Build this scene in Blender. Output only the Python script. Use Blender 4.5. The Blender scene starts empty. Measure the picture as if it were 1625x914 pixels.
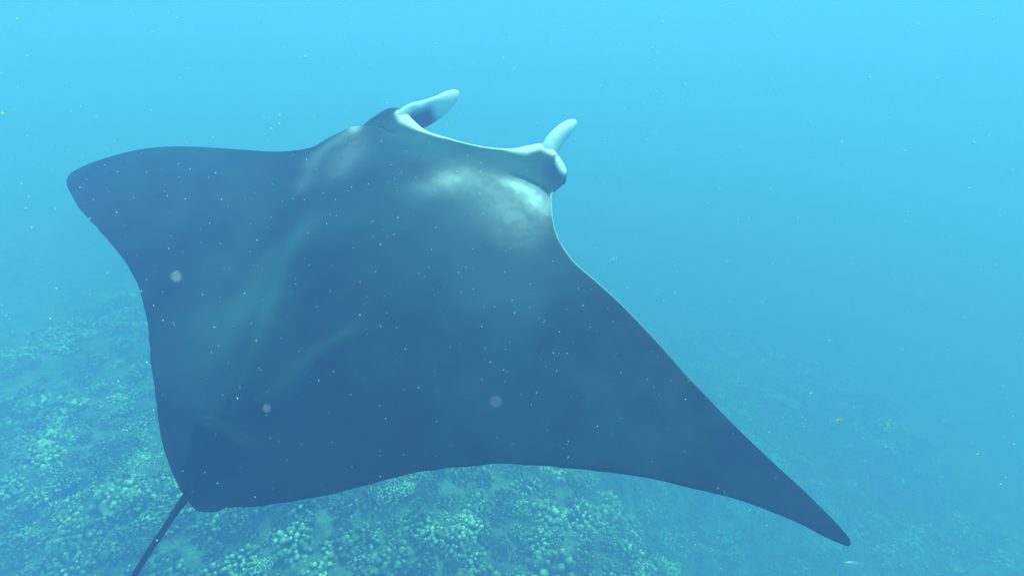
import bpy, math, random
import numpy as np
from mathutils import Vector, Matrix, noise as mnoise, geometry as mgeo

random.seed(7); rng = np.random.default_rng(7)
scene = bpy.context.scene
C = scene.collection
R = math.radians

# ------------------------------------------------------------------ camera
cam_d = bpy.data.cameras.new('camera'); cam = bpy.data.objects.new('camera', cam_d); C.objects.link(cam)
cam_d.sensor_width = 36.0; cam_d.lens = 36.0 * 749.2 / 1625.0
cam_d.clip_start = 0.01; cam_d.clip_end = 2000
CAM_PITCH = R(30)
cam.location = (0, 0, 0); cam.rotation_euler = (math.pi / 2 - CAM_PITCH, 0, 0)
cam_d.dof.use_dof = True; cam_d.dof.focus_distance = 3.2; cam_d.dof.aperture_fstop = 9.0
scene.camera = cam

# ------------------------------------------------------------------ sky, sun, exposure
SUN_EL, SUN_AZ = R(62), R(42)                 # azimuth measured from +Y (straight ahead) towards +X
world = bpy.data.worlds.new('World'); scene.world = world; world.use_nodes = True
wn = world.node_tree.nodes; wl = world.node_tree.links
sky = wn.new('ShaderNodeTexSky'); sky.sky_type = 'NISHITA'; sky.sun_disc = False
sky.sun_elevation = SUN_EL; sky.sun_rotation = SUN_AZ
wl.new(sky.outputs[0], wn['Background'].inputs[0]); wn['Background'].inputs[1].default_value = 0.10
sun_d = bpy.data.lights.new('sun', 'SUN'); sun_d.energy = 5.0; sun_d.angle = R(0.5); sun_d.color = (1.0, 0.96, 0.9)
sun = bpy.data.objects.new('sun', sun_d); C.objects.link(sun)
sdir = Vector((math.sin(SUN_AZ) * math.cos(SUN_EL), math.cos(SUN_AZ) * math.cos(SUN_EL), math.sin(SUN_EL)))
sun.rotation_euler = sdir.to_track_quat('Z', 'Y').to_euler(); sun.location = sdir * 30
scene.view_settings.view_transform = 'Standard'; scene.view_settings.look = 'None'
scene.view_settings.gamma = 1.0; scene.view_settings.use_curve_mapping = False
scene.view_settings.exposure = 1.04
scene.cycles.volume_bounces = 3; scene.cycles.max_bounces = 8
scene.cycles.use_denoising = True

# ------------------------------------------------------------------ sea water: one closed body of even density
WATER_DENSITY, WATER_SCATTER, WATER_ABSORB, WATER_ANISO = 0.225, (0.165, 0.315, 0.71), (0.012, 0.50, 0.28), 0.04
SURFACE_Z = 3.0

# ------------------------------------------------------------------ helpers
def mat_new(name):
    m = bpy.data.materials.new(name); m.use_nodes = True
    nt = m.node_tree; return m, nt, nt.nodes['Principled BSDF']

def mesh_obj(name, verts, faces, material, parent=None, smooth=True, attrs=None):
    me = bpy.data.meshes.new(name)
    me.from_pydata([tuple(v) for v in verts], [], [tuple(f) for f in faces])
    if attrs:
        for k, vals in attrs.items():
            a = me.attributes.new(k, 'FLOAT', 'POINT'); a.data.foreach_set('value', np.asarray(vals, np.float32))
    if smooth: me.polygons.foreach_set('use_smooth', [True] * len(me.polygons))
    me.update()
    if material: me.materials.append(material)
    o = bpy.data.objects.new(name, me); C.objects.link(o)
    if parent: o.parent = parent
    return o

def tag(o, label=None, cat=None, group=None, kind=None):
    for k, v in (('label', label), ('category', cat), ('group', group), ('kind', kind)):
        if v: o[k] = v
    return o

_lat = rng.random((64, 64))
def vnoise(x, y, s, off=0.0):
    """smooth value noise on a lattice, 0..1"""
    u = np.asarray(x) / s + 13.7 + off; v = np.asarray(y) / s + 7.3 - off
    i = np.floor(u).astype(int); j = np.floor(v).astype(int); fu = u - i; fv = v - j
    fu = fu * fu * (3 - 2 * fu); fv = fv * fv * (3 - 2 * fv)
    g = lambda a, b: _lat[a % 64, b % 64]
    return (g(i, j) * (1 - fu) + g(i + 1, j) * fu) * (1 - fv) + (g(i, j + 1) * (1 - fu) + g(i + 1, j + 1) * fu) * fv

def sstep(a, b, x):
    t = np.clip((np.asarray(x, float) - a) / (b - a), 0, 1); return t * t * (3 - 2 * t)

def tube(path, radii, n=12, flat=None, cap=True):
    """swept tube; radii = per point (across, up); flat = per point up vector"""
    P = [Vector(p) for p in path]; V = []; F = []
    for k, p in enumerate(P):
        t = (P[min(k + 1, len(P) - 1)] - P[max(k - 1, 0)]).normalized()
        up = Vector(flat[k]) if flat else Vector((0, 0, 1))
        side = t.cross(up).normalized(); up = side.cross(t).normalized()
        ra, rb = radii[k] if isinstance(radii[k], (tuple, list)) else (radii[k], radii[k])
        for i in range(n):
            a = 2 * math.pi * i / n
            V.append(p + side * (math.cos(a) * ra) + up * (math.sin(a) * rb))
    for k in range(len(P) - 1):
        for i in range(n):
            j = (i + 1) % n
            F.append((k * n + i, k * n + j, (k + 1) * n + j, (k + 1) * n + i))
    if cap:
        F.append(tuple(range(n - 1, -1, -1))); F.append(tuple((len(P) - 1) * n + i for i in range(n)))
    return V, F

def crom(pts, m, closed=False):
    P = [np.array(p, float) for p in pts]; out = []; n = len(P)
    rngk = range(n) if closed else range(n - 1)
    for k in rngk:
        p0 = P[(k - 1) % n] if closed or k > 0 else 2 * P[0] - P[1]
        p1 = P[k]; p2 = P[(k + 1) % n]
        p3 = P[(k + 2) % n] if closed or k + 2 < n else 2 * P[-1] - P[-2]
        for i in range(m):
            t = i / m
            out.append(.5 * (2 * p1 + (p2 - p0) * t + (2 * p0 - 5 * p1 + 4 * p2 - p3) * t * t + (3 * p1 - p0 - 3 * p2 + p3) * t ** 3))
    if not closed: out.append(P[-1])
    return np.array(out)

# ------------------------------------------------------------------ seabed
def seabed_z(x, y):
    x = np.asarray(x, float); y = np.asarray(y, float)
    z = -4.75 - 4.0 * sstep(.1, 4.5, x + 0.2 * (y - 3)) - 0.10 * np.maximum(y - 4, 0) ** 1.0
    z = z - 0.5 * sstep(-3.5, -9, x)
    big = vnoise(x, y, 1.7) - .5; mid = vnoise(x, y, .75, 3.1) - .5; sm = vnoise(x, y, .3, 9.2) - .5
    near = 1 / (1 + (np.hypot(x, y) / 40) ** 2)
    return z + (big * 1.3 + mid * .5 + sm * .12) * near

m_bed, nt, b = mat_new('reef_rock')
b.inputs['Roughness'].default_value = .95; b.inputs['Specular IOR Level'].default_value = .03
tc = nt.nodes.new('ShaderNodeTexCoord'); n1 = nt.nodes.new('ShaderNodeTexNoise'); n1.inputs['Scale'].default_value = 3.5; n1.inputs['Detail'].default_value = 8; n1.inputs['Roughness'].default_value = .7
cr = nt.nodes.new('ShaderNodeValToRGB'); cr.color_ramp.elements[0].position = .35; cr.color_ramp.elements[0].color = (.03, .045, .035, 1); cr.color_ramp.elements[1].position = .72; cr.color_ramp.elements[1].color = (.30, .40, .28, 1)
nt.links.new(tc.outputs['Object'], n1.inputs['Vector']); nt.links.new(n1.outputs['Fac'], cr.inputs[0]); nt.links.new(cr.outputs[0], b.inputs['Base Color'])
n2 = nt.nodes.new('ShaderNodeTexNoise'); n2.inputs['Scale'].default_value = 22; n2.inputs['Detail'].default_value = 6
bp = nt.nodes.new('ShaderNodeBump'); bp.inputs['Strength'].default_value = 1.0; bp.inputs['Distance'].default_value = .05
nt.links.new(tc.outputs['Object'], n2.inputs['Vector']); nt.links.new(n2.outputs['Fac'], bp.inputs['Height']); nt.links.new(bp.outputs[0], b.inputs['Normal'])

def graded(lo, hi, fine0, fine1, step):
    mid = list(np.arange(fine0, fine1 + 1e-6, step)); a = [fine0]; s = step
    while a[-1] > lo: s *= 1.18; a.append(a[-1] - s)
    c = [fine1]; s = step
    while c[-1] < hi: s *= 1.18; c.append(c[-1] + s)
    return np.array(a[:0:-1] + mid + c[1:])
gx = graded(-160, 160, -9, 9, .09); gy = graded(-60, 200, -1, 14, .09)
XX, YY = np.meshgrid(gx, gy); ZZ = seabed_z(XX, YY)
nx, ny = len(gx), len(gy)
idx = np.arange(nx * ny).reshape(ny, nx)
quads = np.stack([idx[:-1, :-1], idx[:-1, 1:], idx[1:, 1:], idx[1:, :-1]], -1).reshape(-1, 4)
bed = mesh_obj('seabed', np.stack([XX, YY, ZZ], -1).reshape(-1, 3), quads.tolist(), m_bed)
tag(bed, 'bumpy reef seabed sloping away into blue water', 'seabed', kind='structure')

# water body
m_w = bpy.data.materials.new('sea_water'); m_w.use_nodes = True; nt = m_w.node_tree
nt.nodes.remove(nt.nodes['Principled BSDF'])
pv = nt.nodes.new('ShaderNodeVolumePrincipled')
pv.inputs['Density'].default_value = WATER_DENSITY; pv.inputs['Color'].default_value = (*WATER_SCATTER, 1)
pv.inputs['Absorption Color'].default_value = (*WATER_ABSORB, 1); pv.inputs['Anisotropy'].default_value = WATER_ANISO
nt.links.new(pv.outputs[0], nt.nodes['Material Output'].inputs['Volume'])
x0, x1, y0, y1, z0, z1 = -240, 240, -140, 280, float(ZZ.min()) - 1.5, SURFACE_Z
bv = [(x, y, z) for z in (z0, z1) for y in (y0, y1) for x in (x0, x1)]
water = mesh_obj('haze', bv, [(0, 2, 3, 1), (4, 5, 7, 6), (0, 1, 5, 4), (2, 6, 7, 3), (0, 4, 6, 2), (1, 3, 7, 5)], m_w, smooth=False)
tag(water, 'hazy blue sea water filling the whole scene', 'water', kind='stuff')

# ------------------------------------------------------------------ manta ray
SC = 1.05
MR = Matrix(((0.9014252948, 0.4326995048, 0.0142680198), (-0.3749930161, 0.7968294858, -0.4737541646), (-0.2163623713, 0.4217035798, 0.8805415465)))
MT = Vector((-0.599746, 1.941559, -0.963416))
OUT = [(-.918, .358), (-.766, .446), (-.709, .562), (-.62, .672), (-.59, .785), (-.554, .878), (-.506, .916), (-.448, .912), (-.372, .871), (-.254, .825), (-.122, .826), (.008, .837), (.125, .862), (.23, .905), (.299, .965), (.361, 1.012), (.442, .993), (.531, .92), (.567, .863), (.573, .793), (.553, .717), (.555, .687), (.614, .566), (.674, .477), (.745, .415), (.818, .366), (.94, .314), (1.078, .249), (1.261, .143), (1.409, .045), (1.481, .002), (1.606, -.074), (1.77, -.161), (1.871, -.212), (1.956, -.262), (2.002, -.295), (2.012, -.31), (2.008, -.324), (1.984, -.328), (1.942, -.328), (1.869, -.321), (1.794, -.321), (1.721, -.324), (1.642, -.334), (1.525, -.358), (1.404, -.384), (1.322, -.406), (1.195, -.448), (1.058, -.498), (.912, -.559), (.82, -.612), (.711, -.675), (.599, -.755), (.496, -.84), (.361, -.953), (.233, -1.04), (.123, -1.102), (.103, -1.125), (.051, -1.148), (.018, -1.148), (-.03, -1.135), (-.071, -1.121), (-.148, -1.087), (-.268, -1.018), (-.387, -.93), (-.434, -.897), (-.569, -.798), (-.7, -.701), (-.797, -.641), (-.915, -.575), (-1.121, -.502), (-1.362, -.436), (-1.671, -.363), (-1.98, -.263), (-2.104, -.21), (-2.155, -.149), (-2.106, -.06), (-1.977, .04), (-1.803, .133), (-1.619, .195), (-1.375, .25), (-1.121, .304)]

def wing_z(x, y):
    """resting camber of the wings: the far wing sags towards its tip, the near one lifts a little"""
    xs = x / .8936; s = np.maximum(0, np.abs(xs) - .35)
    return np.where(x < 0, -.0042 * s - .0651 * s * s, -.0264 * s + .0367 * s * s) + .0126 * y ** 2

ol = crom(OUT, 40, closed=True)
seg = np.linalg.norm(np.roll(ol, -1, 0) - ol, axis=1); cum = np.r_[0, np.cumsum(seg)]
tot = cum[-1]; N = int(tot / .012)
tt = np.linspace(0, tot, N, endpoint=False); olc = np.vstack([ol, ol[:1]])
ol = np.stack([np.interp(tt, cum, olc[:, 0]), np.interp(tt, cum, olc[:, 1])], 1)
tan = np.roll(ol, -1, 0) - np.roll(ol, 1, 0); tan /= np.linalg.norm(tan, axis=1)[:, None]
inn = np.stack([tan[:, 1], -tan[:, 0]], 1)             # outline runs clockwise: inward is to the right
trail = sstep(-.25, -.45, ol[:, 1]) * sstep(1.14, 1.05, -ol[:, 1])
ol = ol + inn * (trail * ((vnoise(tt, 0 * tt, .045) - .5) * .005 + (vnoise(tt, 0 * tt + 5, .16) - .5) * .006))[:, None]

def edge_dist(P):
    A = ol; B = np.roll(ol, -1, 0); D = B - A; L2 = (D ** 2).sum(1); res = np.empty(len(P))
    for k in range(0, len(P), 2000):
        q = P[k:k + 2000, None, :]
        t = np.clip(((q - A) * D).sum(2) / L2, 0, 1)
        res[k:k + 2000] = np.sqrt(((q - A - t[..., None] * D) ** 2).sum(2).min(1))
    return res

def inside(P):
    A = ol; B = np.roll(ol, -1, 0); r = np.zeros(len(P), bool)
    for k in range(0, len(P), 2000):
        x = P[k:k + 2000, 0:1]; y = P[k:k + 2000, 1:2]
        c = ((A[:, 1] > y) != (B[:, 1] > y)) & (x < (B[:, 0] - A[:, 0]) * (y - A[:, 1]) / (B[:, 1] - A[:, 1] + 1e-12) + A[:, 0])
        r[k:k + 2000] = c.sum(1) % 2 == 1
    return r

def body_grid():
    pts = []
    def hexgrid(x0, x1, y0, y1, s):
        out = []
        for j, y in enumerate(np.arange(y0, y1, s * .866)):
            for x in np.arange(x0 + (s / 2 if j % 2 else 0), x1, s): out.append((x, y))
        return np.array(out)
    g = hexgrid(-2.2, 2.1, -1.2, 1.05, .024); fine = (np.abs(g[:, 0]) < .72) & (g[:, 1] > .36)
    fine |= (np.abs(g[:, 0]) < .3) & (g[:, 1] < -.72)
    g = g[~fine]
    h = np.vstack([hexgrid(-.72, .72, .36, 1.05, .0125), hexgrid(-.3, .3, -1.2, -.72, .0125)])
    g = np.vstack([g, h]); g = g[inside(g)]; d = edge_dist(g); g = g[d > .026]
    rings = [ol + inn * o for o in (.003, .009, .018)]
    rp = np.vstack(rings); rp = rp[inside(rp)]; rd = edge_dist(rp); rp = rp[rd > .0024]
    return np.vstack([rp, g])

inner = body_grid()
no = len(ol)
allp = np.vstack([ol, inner])
vo, eo, fo, *_ = mgeo.delaunay_2d_cdt([Vector(p) for p in allp], [(i, (i + 1) % no) for i in range(no)], [], 1, 1e-6)
P2 = np.array([tuple(v) for v in vo]); F2 = [tuple(f) for f in fo]
dd = edge_dist(P2); rim = dd < 1e-4; dd[rim] = 0

def g2(x, y, cx, cy, rx, ry, a=0.0):
    c, s = math.cos(a), math.sin(a); u = (x - cx) * c + (y - cy) * s; v = -(x - cx) * s + (y - cy) * c
    return np.exp(-(u / rx) ** 2 - (v / ry) ** 2)

def polyd(x, y, pts):
    """distance to a polyline and the parameter along it"""
    best = np.full(x.shape, 9.); par = np.zeros(x.shape)
    for k in range(len(pts) - 1):
        a = np.array(pts[k]); d = np.array(pts[k + 1]) - a
        t = np.clip(((x - a[0]) * d[0] + (y - a[1]) * d[1]) / (d @ d), 0, 1)
        q = np.hypot(x - a[0] - t * d[0], y - a[1] - t * d[1]); m = q < best
        best = np.where(m, q, best); par = np.where(m, (k + t) / (len(pts) - 1), par)
    return best, par

def top_height(x, y, d):
    core = np.exp(-(np.abs(x) / .46) ** 2.2) * np.interp(y, [-1.15, -1.0, -.7, -.2, .2, .55, .8, 1.0], [.015, .04, .085, .135, .15, .12, .075, .05])
    wing = .045 * np.clip(1 - np.abs(x) / 2.3, 0, 1)
    h = (core + wing) * (1 - np.exp(-d / .20)) + .007 * np.sqrt(np.clip(d / .012, 0, 1))
    # leading margin of each wing is a thick muscular roll, the shoulders stand above the head
    for sgn, pts in ((1, [(.35, .665), (.42, .682), (.49, .69), (.54, .68), (.575, .655)]), (-1, [(-.38, .66), (-.46, .68), (-.55, .68), (-.62, .66)])):
        cx = np.array([p[0] for p in pts]); cy = np.array([p[1] for p in pts]); o = np.argsort(cx)
        yc = np.interp(x, cx[o], cy[o]); behind = yc - y
        along = sstep(.28, .42, sgn * x) * sstep(.75, .60, sgn * x)
        h = h + along * .034 * sstep(-.006, .020, behind) * np.exp(-np.maximum(behind, 0) / .16)
        h = h - along * .012 * np.exp(-((behind + .012) / .014) ** 2) * sstep(0, .02, d)
    # brow swellings over the eyes
    h = h + .050 * g2(x, y, .505, .875, .048, .085, .35) * sstep(0, .03, d) + .016 * g2(x, y, -.525, .83, .05, .08, -.3) * sstep(0, .03, d)
    # spine and the two muscle folds running to the tail
    q, t = polyd(x, y, [(-.22, -.30), (-.17, -.45), (-.098, -.617), (-.045, -.736), (-.02, -.819), (-.005, -.90)])
    h = h + .042 * np.exp(-(q / .032) ** 2) * sstep(0, .7, t) + .02 * np.exp(-(q / .1) ** 2) * sstep(0, .4, t)
    q, t = polyd(x, y, [(.25, -.30), (.19, -.42), (.13, -.54), (.085, -.65), (.06, -.77)])
    h = h + .034 * np.exp(-(q / .04) ** 2) * sstep(0, .5, t)
    q, t = polyd(x, y, [(-.22, -.60), (-.15, -.754), (-.11, -.87)])
    h = h + .022 * np.exp(-(q / .03) ** 2) * sstep(0, .5, t)
    # raised tail root
    h = h + .12 * sstep(-.885, -.918, y) * np.exp(-((x + .005) / .095) ** 4) * sstep(1.14, .93, -y) * sstep(0, .05, d)
    # slow unevenness of the flesh
    h = h + (.012 * (vnoise(x, y, .35, 2.) - .5) + .006 * (vnoise(x, y, .14, 5.) - .5)) * sstep(0, .15, d)
    return h

def pale_and_lit_marks(x, y, d):
    x0, y0 = x, y; x, y = x - .025, y + .075
    p = .95 * g2(x, y, .48, .675, .085, .05, -.25) * sstep(.775, .735, y) + .55 * g2(x, y, .37, .685, .08, .035, .15)
    p += .22 * g2(x, y, .48, .56, .13, .15, .2) + .13 * g2(x, y, .36, .54, .17, .16)
    p += 0.21 * g2(x, y, .10, .51, .14, .07, 1.0) + .10 * g2(x, y, .2, .58, .22, .12)
    x, y = x0 - .03, y0 + .02
    q, t = polyd(x, y, [(-.63, .655), (-.66, .55), (-.68, .43), (-.64, .29), (-.57, .17)])
    p += .17 * np.exp(-(q / .05) ** 2) * (1 - .7 * t) + .45 * g2(x, y, -.615, .66, .05, .03, -.8)
    p += .15 * g2(x, y, -.49, .46, .09, .18, .25)
    p *= .36 + .75 * vnoise(x, y, .05, 4.) * vnoise(x, y, .16, 8.) + .42 * vnoise(x, y, .02, 1.) + .3 * vnoise(x, y, .11, 6.)
    x, y = x0, y0
    front = (y > .74) & (np.abs(x) < .47)
    wid = np.interp(x, [-.47, -.40, -.25, 0, .2, .33, .45], [.06, .075, .034, .020, .026, .075, .045])  # pale lip band, with its lit front edge painted in
    p = np.where(front, np.maximum(p, .95 * sstep(wid * 1.5, wid * .6, d)), p)
    p = np.maximum(p, .9 * g2(x, y, -.155, .793, .03, .009, .1))
    p = np.maximum(p, 1.0 * sstep(.25, .6, g2(x, y, .52, .895, .036, .072, .35)))           # lit right brow, highlight painted on
    lead = (x > .5) & (y > -.05) & (y < .72)
    p = np.where(lead, np.maximum(p, .8 * sstep(.010, .003, d) * np.interp(y, [-.05, .3, .7], [0, .6, 1])), p)  # rim light painted along the near wing's leading edge
    return np.clip(p, 0, 1)

x, y = P2[:, 0], P2[:, 1]
zm = wing_z(x, y)
ht = top_height(x, y, dd); ht[rim] = 0
coreb = np.exp(-(np.abs(x) / .5) ** 2.4) * np.interp(y, [-1.15, -.9, -.3, .3, .8, 1.0], [.02, .05, .10, .13, .12, .08])
hb = (coreb + .02 * np.clip(1 - np.abs(x) / 2.3, 0, 1)) * (1 - np.exp(-dd / .07)) + .006 * np.sqrt(np.clip(dd / .012, 0, 1)); hb[rim] = 0
nv = len(P2)
bot_index = np.where(rim, np.arange(nv), -1); free = np.where(~rim)[0]; bot_index[free] = nv + np.arange(len(free))
V3 = np.vstack([np.stack([x, y, zm + ht], 1), np.stack([x, y, zm - hb], 1)[free]])
F3 = list(F2) + [tuple(int(bot_index[i]) for i in reversed(f)) for f in F2]
pale = np.r_[pale_and_lit_marks(x, y, dd), np.zeros(len(free))]
def skin_and_light_tone(x, y):
    """greyer pigment over the head and shoulders, painted light along the back folds and haze on the far wing; the rear of the wings is blackest"""
    t = .50 * sstep(-.1, .75, y) * np.exp(-(np.abs(x) / .75) ** 3) + .35 * np.exp(-((x - .55) / .35) ** 2 - ((y - .15) / .3) ** 2)
    for pts, w, a in (([(-.42, .25), (-.28, -.25), (-.14, -.55), (-.06, -.78)], .035, .32), ([(-.30, .1), (-.36, -.35), (-.24, -.68)], .07, .35), ([(.22, -.30), (.12, -.55), (.07, -.74)], .032, .24), ([(-.75, .2), (-.6, -.2), (-.42, -.5)], .12, .3)):  # streaks: lit sides of the folds painted into the skin
        q, u = polyd(x, y, pts); t = t + a * np.exp(-(q / w) ** 2) * sstep(0, .3, u)
    t = t + .42 * g2(x, y, -.33, -.58, .26, .34) * sstep(-.93, -.86, y) + .30 * g2(x, y, -1.15, .0, .65, .40) + .25 * g2(x, y, -.2, .1, .4, .4)  # lit back before the tail root and far-wing haze, both painted in
    t = t * (.45 + 1.1 * vnoise(x, y, .22, 3.3)) + .22 * (vnoise(x, y, .5, 7.7) - .35) + .18 * (vnoise(x, y, .1, 1.7) - .5) + .12 * (vnoise(x, y, .04, 2.7) - .5)
    return np.clip(t, 0, 1)
tone_and_light = np.r_[skin_and_light_tone(x, y), np.zeros(len(free))]
belly = np.r_[np.zeros(nv), (.25 + .75 * sstep(.02, .10, dd[free]))]

m_skin, nt, b = mat_new('manta_skin')
b.inputs['Roughness'].default_value = .55; b.inputs['Specular IOR Level'].default_value = .015
at = nt.nodes.new('ShaderNodeAttribute'); at.attribute_name = 'pale'
ab = nt.nodes.new('ShaderNodeAttribute'); ab.attribute_name = 'belly'
tc = nt.nodes.new('ShaderNodeTexCoord')
n1 = nt.nodes.new('ShaderNodeTexNoise'); n1.inputs['Scale'].default_value = 3.; n1.inputs['Detail'].default_value = 9; n1.inputs['Roughness'].default_value = .65
cr = nt.nodes.new('ShaderNodeValToRGB'); cr.color_ramp.elements[0].position = .3; cr.color_ramp.elements[0].color = (.002, .006, .008, 1); cr.color_ramp.elements[1].position = .75; cr.color_ramp.elements[1].color = (.006, .016, .021, 1)
mx = nt.nodes.new('ShaderNodeMix'); mx.data_type = 'RGBA'; mx.inputs['B'].default_value = (.64, .82, .77, 1)
mb = nt.nodes.new('ShaderNodeMix'); mb.data_type = 'RGBA'; mb.inputs['B'].default_value = (.72, .74, .72, 1)
nt.links.new(tc.outputs['Object'], n1.inputs['Vector']); nt.links.new(n1.outputs['Fac'], cr.inputs[0])
an = nt.nodes.new('ShaderNodeAttribute'); an.attribute_name = 'tone_and_light'
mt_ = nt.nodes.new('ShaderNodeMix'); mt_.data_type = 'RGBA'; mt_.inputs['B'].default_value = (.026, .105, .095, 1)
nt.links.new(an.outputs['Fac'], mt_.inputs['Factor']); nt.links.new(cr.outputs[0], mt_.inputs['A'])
nt.links.new(mt_.outputs['Result'], mx.inputs['A']); nt.links.new(at.outputs['Fac'], mx.inputs['Factor'])
nt.links.new(mx.outputs['Result'], mb.inputs['A']); nt.links.new(ab.outputs['Fac'], mb.inputs['Factor']); nt.links.new(mb.outputs['Result'], b.inputs['Base Color'])
n2 = nt.nodes.new('ShaderNodeTexNoise'); n2.inputs['Scale'].default_value = 120; n2.inputs['Detail'].default_value = 3
bp = nt.nodes.new('ShaderNodeBump'); bp.inputs['Strength'].default_value = .25; bp.inputs['Distance'].default_value = .004
nt.links.new(tc.outputs['Object'], n2.inputs['Vector']); nt.links.new(n2.outputs['Fac'], bp.inputs['Height']); nt.links.new(bp.outputs[0], b.inputs['Normal'])
m_eye, nt, b = mat_new('eye'); b.inputs['Base Color'].default_value = (.008, .008, .01, 1); b.inputs['Roughness'].default_value = .15

manta = bpy.data.objects.new('manta_ray', None); C.objects.link(manta)
manta.matrix_world = Matrix.Translation(MT * SC) @ (MR * SC).to_4x4()
tag(manta, 'huge black manta ray with pale shoulder patches gliding over the reef', 'manta ray')
mesh_obj('body', V3, F3, m_skin, manta, attrs={'pale': pale, 'belly': belly, 'tone_and_light': tone_and_light})

# tail: a long thin whip from the raised root, a small fin in front of it
tp = crom([(.0, -.98, .05), (-.005, -1.08, .045), (-.014, -1.16, .030), (-.008, -1.27, .022), (.004, -1.375, .02), (.03, -1.53, .02), (.075, -1.75, .015), (.15, -2.05, .0), (.25, -2.4, -.03)], 8)
tr = [float(np.interp(k / (len(tp) - 1), [0, .18, .3, .6, 1], [.020, .017, .0105, .008, .003])) for k in range(len(tp))]
tv, tf = tube(tp, tr, 10)
mesh_obj('tail', tv, tf, m_skin, manta, attrs={'pale': [0.0] * len(tv), 'belly': [0.0] * len(tv)})
dp = [(-.045, -.90, .10), (-.043, -.97, .135), (-.04, -1.04, .155), (-.038, -1.09, .15), (-.036, -1.12, .135)]
fv, ff = tube([(px, py, pz - .03) for px, py, pz in [(a + .045, c_ - .01, d_ - .03) for a, c_, d_ in dp]], [(.004, .006), (.012, .02), (.013, .028), (.009, .022), (.003, .006)], 12)
mesh_obj('dorsal_fin', fv, ff, m_skin, manta, attrs={'pale': [0.0] * len(fv), 'belly': [0.0] * len(fv)})

def lobe(path, halfw, halft, tilt, inner_sign, dark_to):
    pth = crom(path, 10); n = len(pth); u = np.linspace(0, 1, n)
    hw = np.interp(u, np.linspace(0, 1, len(halfw)), halfw); htk = np.interp(u, np.linspace(0, 1, len(halft)), halft)
    endc = np.sqrt(np.clip(1 - np.clip((u - .78) / .22, 0, 1) ** 2, .004, 1))
    ups = [tuple(np.array((math.sin(tilt(t)), 0, math.cos(tilt(t))))) for t in u]
    V, F = tube(pth, [(float(a * c), float(w * c)) for a, w, c in zip(htk, hw, endc)], 20, flat=ups)
    pal = []
    for k in range(n):
        for i in range(20):
            s = math.sin(2 * math.pi * i / 20); c = math.cos(2 * math.pi * i / 20)
            onin = sstep(-.2, .3, inner_sign * c); top = sstep(.45, .8, s)  # edge highlight and shaded inner base painted into the fin colour
            out = sstep(dark_to - .08, dark_to + .08, u[k])
            pal.append(float(np.clip(max(top, out * .95, (1 - onin) * .85), .02, .95)))
    return V, F, pal
V, F, pal = lobe([(-.47, .79, -.05), (-.445, .90, -.045), (-.385, .995, -.045), (-.315, 1.085, -.02), (-.27, 1.215, .0)], [.07, .090, .092, .074, .056, .044], [.030, .034, .036, .036, .034, .030], lambda t: .25 - .7 * t, 1, .62)
mesh_obj('cephalic_fin', V, F, m_skin, manta, attrs={'pale': pal, 'belly': [0.0] * len(V)})
V, F, pal = lobe([(.40, .84, -.10), (.405, .96, -.055), (.405, 1.06, -.012), (.425, 1.16, .005), (.455, 1.275, .005)], [.06, .075, .072, .060, .050, .040], [.034, .044, .048, .045, .040, .032], lambda t: -.35 + .5 * t, -1, .45)
mesh_obj('cephalic_fin', V, F, m_skin, manta, attrs={'pale': pal, 'belly': [0.0] * len(V)})
for ex, ey, ez in ((.562, .838, -.022), (-.585, .80, -.022)):
    V = []; F = []
    for i in range(7):
        for j in range(12):
            a = math.pi * i / 6; c = 2 * math.pi * j / 12
            V.append((ex + .012 * math.cos(a), ey + .02 * math.sin(a) * math.cos(c), ez + .018 * math.sin(a) * math.sin(c)))
    for i in range(6):
        for j in range(12): F.append((i * 12 + j, i * 12 + (j + 1) % 12, (i + 1) * 12 + (j + 1) % 12, (i + 1) * 12 + j))
    mesh_obj('eye', V, F, m_eye, manta)

# ------------------------------------------------------------------ coral colonies
m_coral, nt, b = mat_new('hard_coral')
b.inputs['Roughness'].default_value = .9; b.inputs['Specular IOR Level'].default_value = .03
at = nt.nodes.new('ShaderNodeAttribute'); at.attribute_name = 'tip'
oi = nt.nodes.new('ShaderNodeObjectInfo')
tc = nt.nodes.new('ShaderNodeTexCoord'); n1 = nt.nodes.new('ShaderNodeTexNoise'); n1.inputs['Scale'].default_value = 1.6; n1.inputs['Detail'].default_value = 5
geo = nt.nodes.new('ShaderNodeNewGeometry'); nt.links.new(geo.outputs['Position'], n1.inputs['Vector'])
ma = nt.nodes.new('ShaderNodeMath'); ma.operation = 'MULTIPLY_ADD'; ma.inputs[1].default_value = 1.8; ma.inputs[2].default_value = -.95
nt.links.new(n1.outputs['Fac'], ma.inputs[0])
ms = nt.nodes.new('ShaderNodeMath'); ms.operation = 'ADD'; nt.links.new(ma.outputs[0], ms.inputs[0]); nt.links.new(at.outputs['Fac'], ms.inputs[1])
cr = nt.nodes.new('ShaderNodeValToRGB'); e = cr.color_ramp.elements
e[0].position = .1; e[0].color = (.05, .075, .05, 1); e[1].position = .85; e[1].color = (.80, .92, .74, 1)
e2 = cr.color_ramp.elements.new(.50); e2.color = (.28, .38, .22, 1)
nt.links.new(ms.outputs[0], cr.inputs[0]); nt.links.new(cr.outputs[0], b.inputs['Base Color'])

def ico(sub):
    import bmesh
    bm = bmesh.new(); bmesh.ops.create_icosphere(bm, subdivisions=sub, radius=1)
    v = np.array([tuple(q.co) for q in bm.verts]); f = [[q.index for q in g.verts] for g in bm.faces]; bm.free(); return v, np.array(f)
ICO1, ICO2 = ico(1), ico(2)

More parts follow.
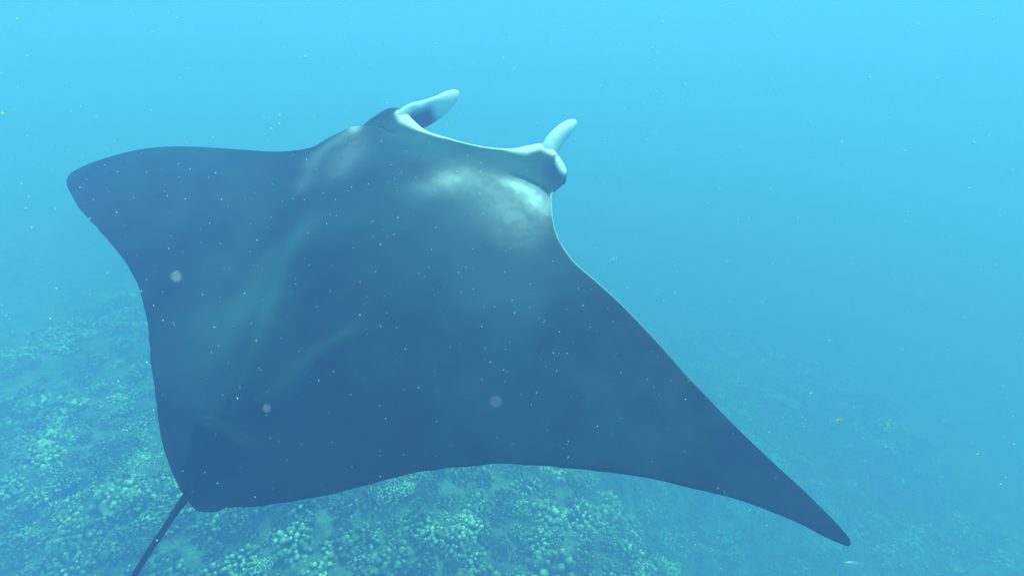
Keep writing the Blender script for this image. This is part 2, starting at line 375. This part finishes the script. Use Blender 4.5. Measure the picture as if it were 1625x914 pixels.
def colony(seed, knobs, sub, spread=1.0, tall=.55, size=1.0, stretch=1.0):
    """a cauliflower-shaped colony of unit radius: stubby knobs over a low dome"""
    r = np.random.default_rng(seed); bv, bf = sub; V = []; F = []; T = []; n = 0
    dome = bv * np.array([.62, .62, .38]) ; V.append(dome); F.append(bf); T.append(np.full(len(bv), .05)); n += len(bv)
    for k in range(knobs):
        u = (k + .5) / knobs; el = math.asin(1 - u * 1.0); az = k * 2.39996 + r.normal() * .25
        rad = (.72 + .28 * r.random()) * spread
        dirn = np.array([math.cos(el) * math.cos(az), math.cos(el) * math.sin(az), math.sin(el) * tall + .06])
        c = dirn * rad; s = (.085 + .075 * r.random()) * size
        ax = dirn / np.linalg.norm(dirn); st = (1.1 + .7 * r.random()) * stretch
        v = bv * s * (1 + .22 * (r.random((len(bv), 1)) - .5)); v = v + ax * ((v @ ax) * (st - 1))[:, None]
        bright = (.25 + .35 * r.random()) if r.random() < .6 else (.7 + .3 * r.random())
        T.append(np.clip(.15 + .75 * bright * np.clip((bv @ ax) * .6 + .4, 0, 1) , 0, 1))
        V.append(v + c); F.append(bf + n); n += len(bv)
    return np.vstack(V), np.vstack(F), np.concatenate(T)

def project(p):
    c, s = math.cos(CAM_PITCH), math.sin(CAM_PITCH)
    fw = p[:, 1] * c - p[:, 2] * s; up = p[:, 1] * s + p[:, 2] * c
    return 812.5 + 749.2 * p[:, 0] / fw, 457 - 749.2 * up / fw, fw

# cauliflower heads, fine-knobbed heads, finger corals, low crusts
KINDS = [(66, ICO1, 1., .55, 1., 1.), (120, ICO1, 1., .7, .72, .9), (70, ICO1, .95, .7, .8, 1.45), (70, ICO1, 1., .3, 1.1, .9),
         (80, ICO1, 1., .5, .9, 1.1), (130, ICO1, 1., .85, .68, .85), (60, ICO1, .95, .6, 1.15, .85), (64, ICO1, 1., .45, .85, 1.3)]
NVAR = 8
var_meshes = []
for k in range(NVAR):
    v, f, t = colony(100 + k, *KINDS[k])
    me = bpy.data.meshes.new('coral_colony'); me.from_pydata([tuple(q) for q in v], [], [tuple(q) for q in f])
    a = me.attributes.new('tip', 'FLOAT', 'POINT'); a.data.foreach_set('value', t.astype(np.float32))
    me.polygons.foreach_set('use_smooth', [True] * len(me.polygons)); me.materials.append(m_coral); me.update(); var_meshes.append(me)

# scatter sites: crowded on the humps, sparse in the hollows
sites = []; cell = {}
for _ in range(60000):
    px = random.uniform(-9, 9.5); py = random.uniform(-.5, 13)
    d = math.hypot(px, py)
    if random.random() > 1 / (1 + (d / 9) ** 2): continue
    hump = float(vnoise(px, py, 1.7) + .6 * vnoise(px, py, .75, 3.1))
    if random.random() > float(sstep(.35, .75, hump)) * .85 + .15: continue
    rad = random.uniform(.08, .22) * (1.35 if random.random() < .12 else 1) * (1.0 if d < 8 else 1.35)
    ci, cj = math.floor(px / .5), math.floor(py / .5); ok = True
    for a in (-1, 0, 1):
        for c_ in (-1, 0, 1):
            for (qx, qy, qr) in cell.get((ci + a, cj + c_), ()):
                if (qx - px) ** 2 + (qy - py) ** 2 < (.66 * (qr + rad)) ** 2: ok = False
    if ok: cell.setdefault((ci, cj), []).append((px, py, rad)); sites.append((px, py, rad))
sites.append((.30, 4.4, .24))
S = np.array(sites); SZ = seabed_z(S[:, 0], S[:, 1])
pxl, pyl, fw = project(np.stack([S[:, 0], S[:, 1], SZ + S[:, 2] * .4], 1))
app = S[:, 2] / np.maximum(fw, .1) * 749
mo = np.array([tuple(MT * SC + MR @ Vector((a, c_, float(wing_z(np.array(a), np.array(c_))))) * SC) for a, c_ in ol[::4]])
mpx, mpy, _ = project(mo)
Aq = np.stack([mpx, mpy], 1); Bq = np.roll(Aq, -1, 0)
hid = np.array([(((Aq[:, 1] > v) != (Bq[:, 1] > v)) & (u < (Bq[:, 0] - Aq[:, 0]) * (v - Aq[:, 1]) / (Bq[:, 1] - Aq[:, 1] + 1e-9) + Aq[:, 0])).sum() % 2 == 1 for u, v in zip(pxl, pyl)])
vis = (fw > .3) & (pxl > 4) & (pxl < 1621) & (pyl > 100) & (pyl < 905) & ~hid
order = np.argsort(-np.where(vis, app, 0)); single = set(int(i) for i in order[:295] if vis[i])
print('coral sites', len(S), 'tris', len(S) * 780, 'visible', int(vis.sum()))

sv, sf, stp, sn = [], [], [], 0
lowvar = [colony(300 + k, *q) for k, q in enumerate([(38, ICO1, 1., .55, 1.1, 1.), (56, ICO1, 1., .7, .8, .9), (40, ICO1, .95, .7, .85, 1.45), (36, ICO1, .95, .4, 1.2, .85)])]
for i, (px, py, rad) in enumerate(sites):
    rz = random.uniform(0, 6.283); sq = random.uniform(.75, 1.15); tx, ty = random.uniform(-.25, .25), random.uniform(-.25, .25)
    pz = float(SZ[i]) + rad * .02
    if i in single:
        o = bpy.data.objects.new('coral_colony', var_meshes[i % NVAR]); C.objects.link(o)
        o.location = (px, py, pz); o.rotation_euler = (tx, ty, rz); o.scale = (rad, rad * random.uniform(.8, 1.2), rad * sq)
        u = pxl[i]; v_ = pyl[i]
        if u < 310 and v_ > 640: tag(o, 'pale knobbly coral colony on the reef left of the manta tail', 'coral', 'coral colonies left of the tail')
        elif u < 310: tag(o, 'hazy coral colony on the reef behind the far wing trailing edge', 'coral', 'coral colonies behind the far wing')
        elif u < 900: tag(o, 'knobbly green-white coral colony on the reef below the manta trailing edge', 'coral', 'coral colonies below the trailing edge')
        else: tag(o, 'dim bluish coral colony on the deep reef around the near wing tip', 'coral', 'coral colonies on the deep reef')
    else:
        v, f, t = lowvar[i % 4]; c, s = math.cos(rz), math.sin(rz)
        w = np.stack([(v[:, 0] * c - v[:, 1] * s) * rad + px, (v[:, 0] * s + v[:, 1] * c) * rad + py, v[:, 2] * rad * sq + pz], 1)
        sv.append(w); sf.append(f + sn); stp.append(t); sn += len(v)
cv = np.vstack(sv); cf = np.vstack(sf)
me = bpy.data.meshes.new('coral_cover'); me.vertices.add(len(cv)); me.vertices.foreach_set('co', cv.astype(np.float32).ravel())
me.loops.add(cf.size); me.loops.foreach_set('vertex_index', cf.astype(np.int32).ravel())
me.polygons.add(len(cf)); me.polygons.foreach_set('loop_start', np.arange(0, cf.size, 3, dtype=np.int32))
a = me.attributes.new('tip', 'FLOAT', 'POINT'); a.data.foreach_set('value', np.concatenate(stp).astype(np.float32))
me.update(calc_edges=True); me.polygons.foreach_set('use_smooth', [True] * len(me.polygons)); me.materials.append(m_coral)
cov = bpy.data.objects.new('coral_cover', me); C.objects.link(cov)
tag(cov, 'dense cover of small stony corals spreading over the reef', 'coral cover', kind='stuff')

# ------------------------------------------------------------------ two small fish beyond the near wing tip
def unproject(px, py, dist):
    c, s = math.cos(CAM_PITCH), math.sin(CAM_PITCH); dx = (px - 812.5) / 749.2; up = (457 - py) / 749.2
    return Vector((dx, c + up * s, -s + up * c)).normalized() * dist

def fish(loc, heading, length, col, label, deep):
    m, nt, b = mat_new('fish_skin'); b.inputs['Roughness'].default_value = .5
    tcx = nt.nodes.new('ShaderNodeTexCoord'); nn = nt.nodes.new('ShaderNodeTexNoise'); nn.inputs['Scale'].default_value = 30
    rmp = nt.nodes.new('ShaderNodeValToRGB'); rmp.color_ramp.elements[0].color = (*[q * .75 for q in col], 1); rmp.color_ramp.elements[1].color = (*col, 1)
    nt.links.new(tcx.outputs['Object'], nn.inputs['Vector']); nt.links.new(nn.outputs['Fac'], rmp.inputs[0]); nt.links.new(rmp.outputs[0], b.inputs['Base Color'])
    t = bpy.data.objects.new('reef_fish', None); C.objects.link(t); t.location = loc; t.rotation_euler = (0, 0, heading); t.scale = (length,) * 3
    tag(t, label, 'fish')
    xs = [-.38, -.3, -.15, .05, .25, .4, .48, .5]; hh = [.05, .08, .17, .24, .22, .13, .05, .01]; ww = [.015, .025, .06, .085, .08, .05, .02, .006]
    V, F = tube([(q, 0, 0) for q in xs], [(w, h * deep) for w, h in zip(ww, hh)], 14)
    mesh_obj('body', V, F, m, t)
    def fin(name, pts):
        k = len(pts); V = [(a, -.008, c_) for a, c_ in pts] + [(a, .008, c_) for a, c_ in pts]
        F = [tuple(range(k)), tuple(range(2 * k - 1, k - 1, -1))] + [(i, (i + 1) % k + 0, (i + 1) % k + k, i + k) for i in range(k)]
        mesh_obj(name, V, F, m, t, smooth=False)
    fin('tail_fin', [(-.36, .04), (-.55, .19), (-.5, 0), (-.55, -.19), (-.36, -.04)])
    fin('dorsal_fin', [(.2, .2 * deep), (.1, .32 * deep), (-.2, .22 * deep), (-.28, .08 * deep)])
    fin('anal_fin', [(.0, -.22 * deep), (-.12, -.30 * deep), (-.24, -.2 * deep), (-.28, -.08 * deep)])
    for sy in (-1, 1):
        V, F = tube([(.36, sy * .045, .05), (.36, sy * .058, .05)], [.022, .016], 10); mesh_obj('eye', V, F, m_eye, t)
fish(unproject(1332, 668, 4.4), R(200), .105, (.85, .75, .10), 'small yellow fish hovering in open water beyond the near wing tip', 1.25)
fish(unproject(1354, 894, 4.6), R(175), .125, (.80, .82, .78), 'small pale slender fish low over the reef below the near wing tip', .75)

# ------------------------------------------------------------------ drifting specks in the water
m_snow, nt, b = mat_new('marine_snow'); b.inputs['Base Color'].default_value = (.9, .9, .86, 1); b.inputs['Roughness'].default_value = .6
nn = nt.nodes.new('ShaderNodeTexNoise'); nn.inputs['Scale'].default_value = 400
rmp = nt.nodes.new('ShaderNodeValToRGB'); rmp.color_ramp.elements[0].color = (.75, .75, .7, 1); rmp.color_ramp.elements[1].color = (.95, .95, .92, 1)
nt.links.new(nn.outputs['Fac'], rmp.inputs[0]); nt.links.new(rmp.outputs[0], b.inputs['Base Color'])
bv = np.array([(1, 0, 0), (-1, 0, 0), (0, 1, 0), (0, -1, 0), (0, 0, 1), (0, 0, -1)], float); bf = np.array([(0, 2, 4), (2, 1, 4), (1, 3, 4), (3, 0, 4), (2, 0, 5), (1, 2, 5), (3, 1, 5), (0, 3, 5)])
sv, sf, n = [], [], 0
Minv = (MR.transposed())
def below_manta(p):
    q = Minv @ (p / SC - MT)
    return q.z < .3 and abs(q.x) < 2.2 and -1.2 < q.y < 1.1 and q.z > -.25
count = 0
while count < 34000:
    p = Vector((random.uniform(-4.5, 4.5), random.uniform(-.6, 5.5), random.uniform(-3.6, 1.6)))
    dist = p.length
    if dist < .25 or below_manta(p) or random.random() > min(1, 1.2 / dist ** 1.0): continue
    r = random.choice((.0007, .0008, .0009, .0010, .0012, .0012, .0015, .0022))
    if r > .0015 * dist: continue
    st = np.array([random.uniform(.6, 1.2), random.uniform(.6, 1.2), random.uniform(.7, 2.0)])
    sv.append(bv * st * r * (1 + .3 * (rng.random((len(bv), 1)) - .5)) + np.array(p)); sf.append(bf + n); n += len(bv); count += 1
for p, r in ((unproject(279, 440, .10), .00038), (unproject(423, 648, .12), .00028), (unproject(787, 637, .075), .00024)):
    sv.append(ICO2[0] * r + np.array(p)); sf.append(ICO2[1] + n); n += len(ICO2[0])
sn_o = mesh_obj('marine_snow', np.vstack(sv), np.vstack(sf).tolist(), m_snow)
tag(sn_o, 'tiny white specks drifting through the water', 'specks', kind='stuff')
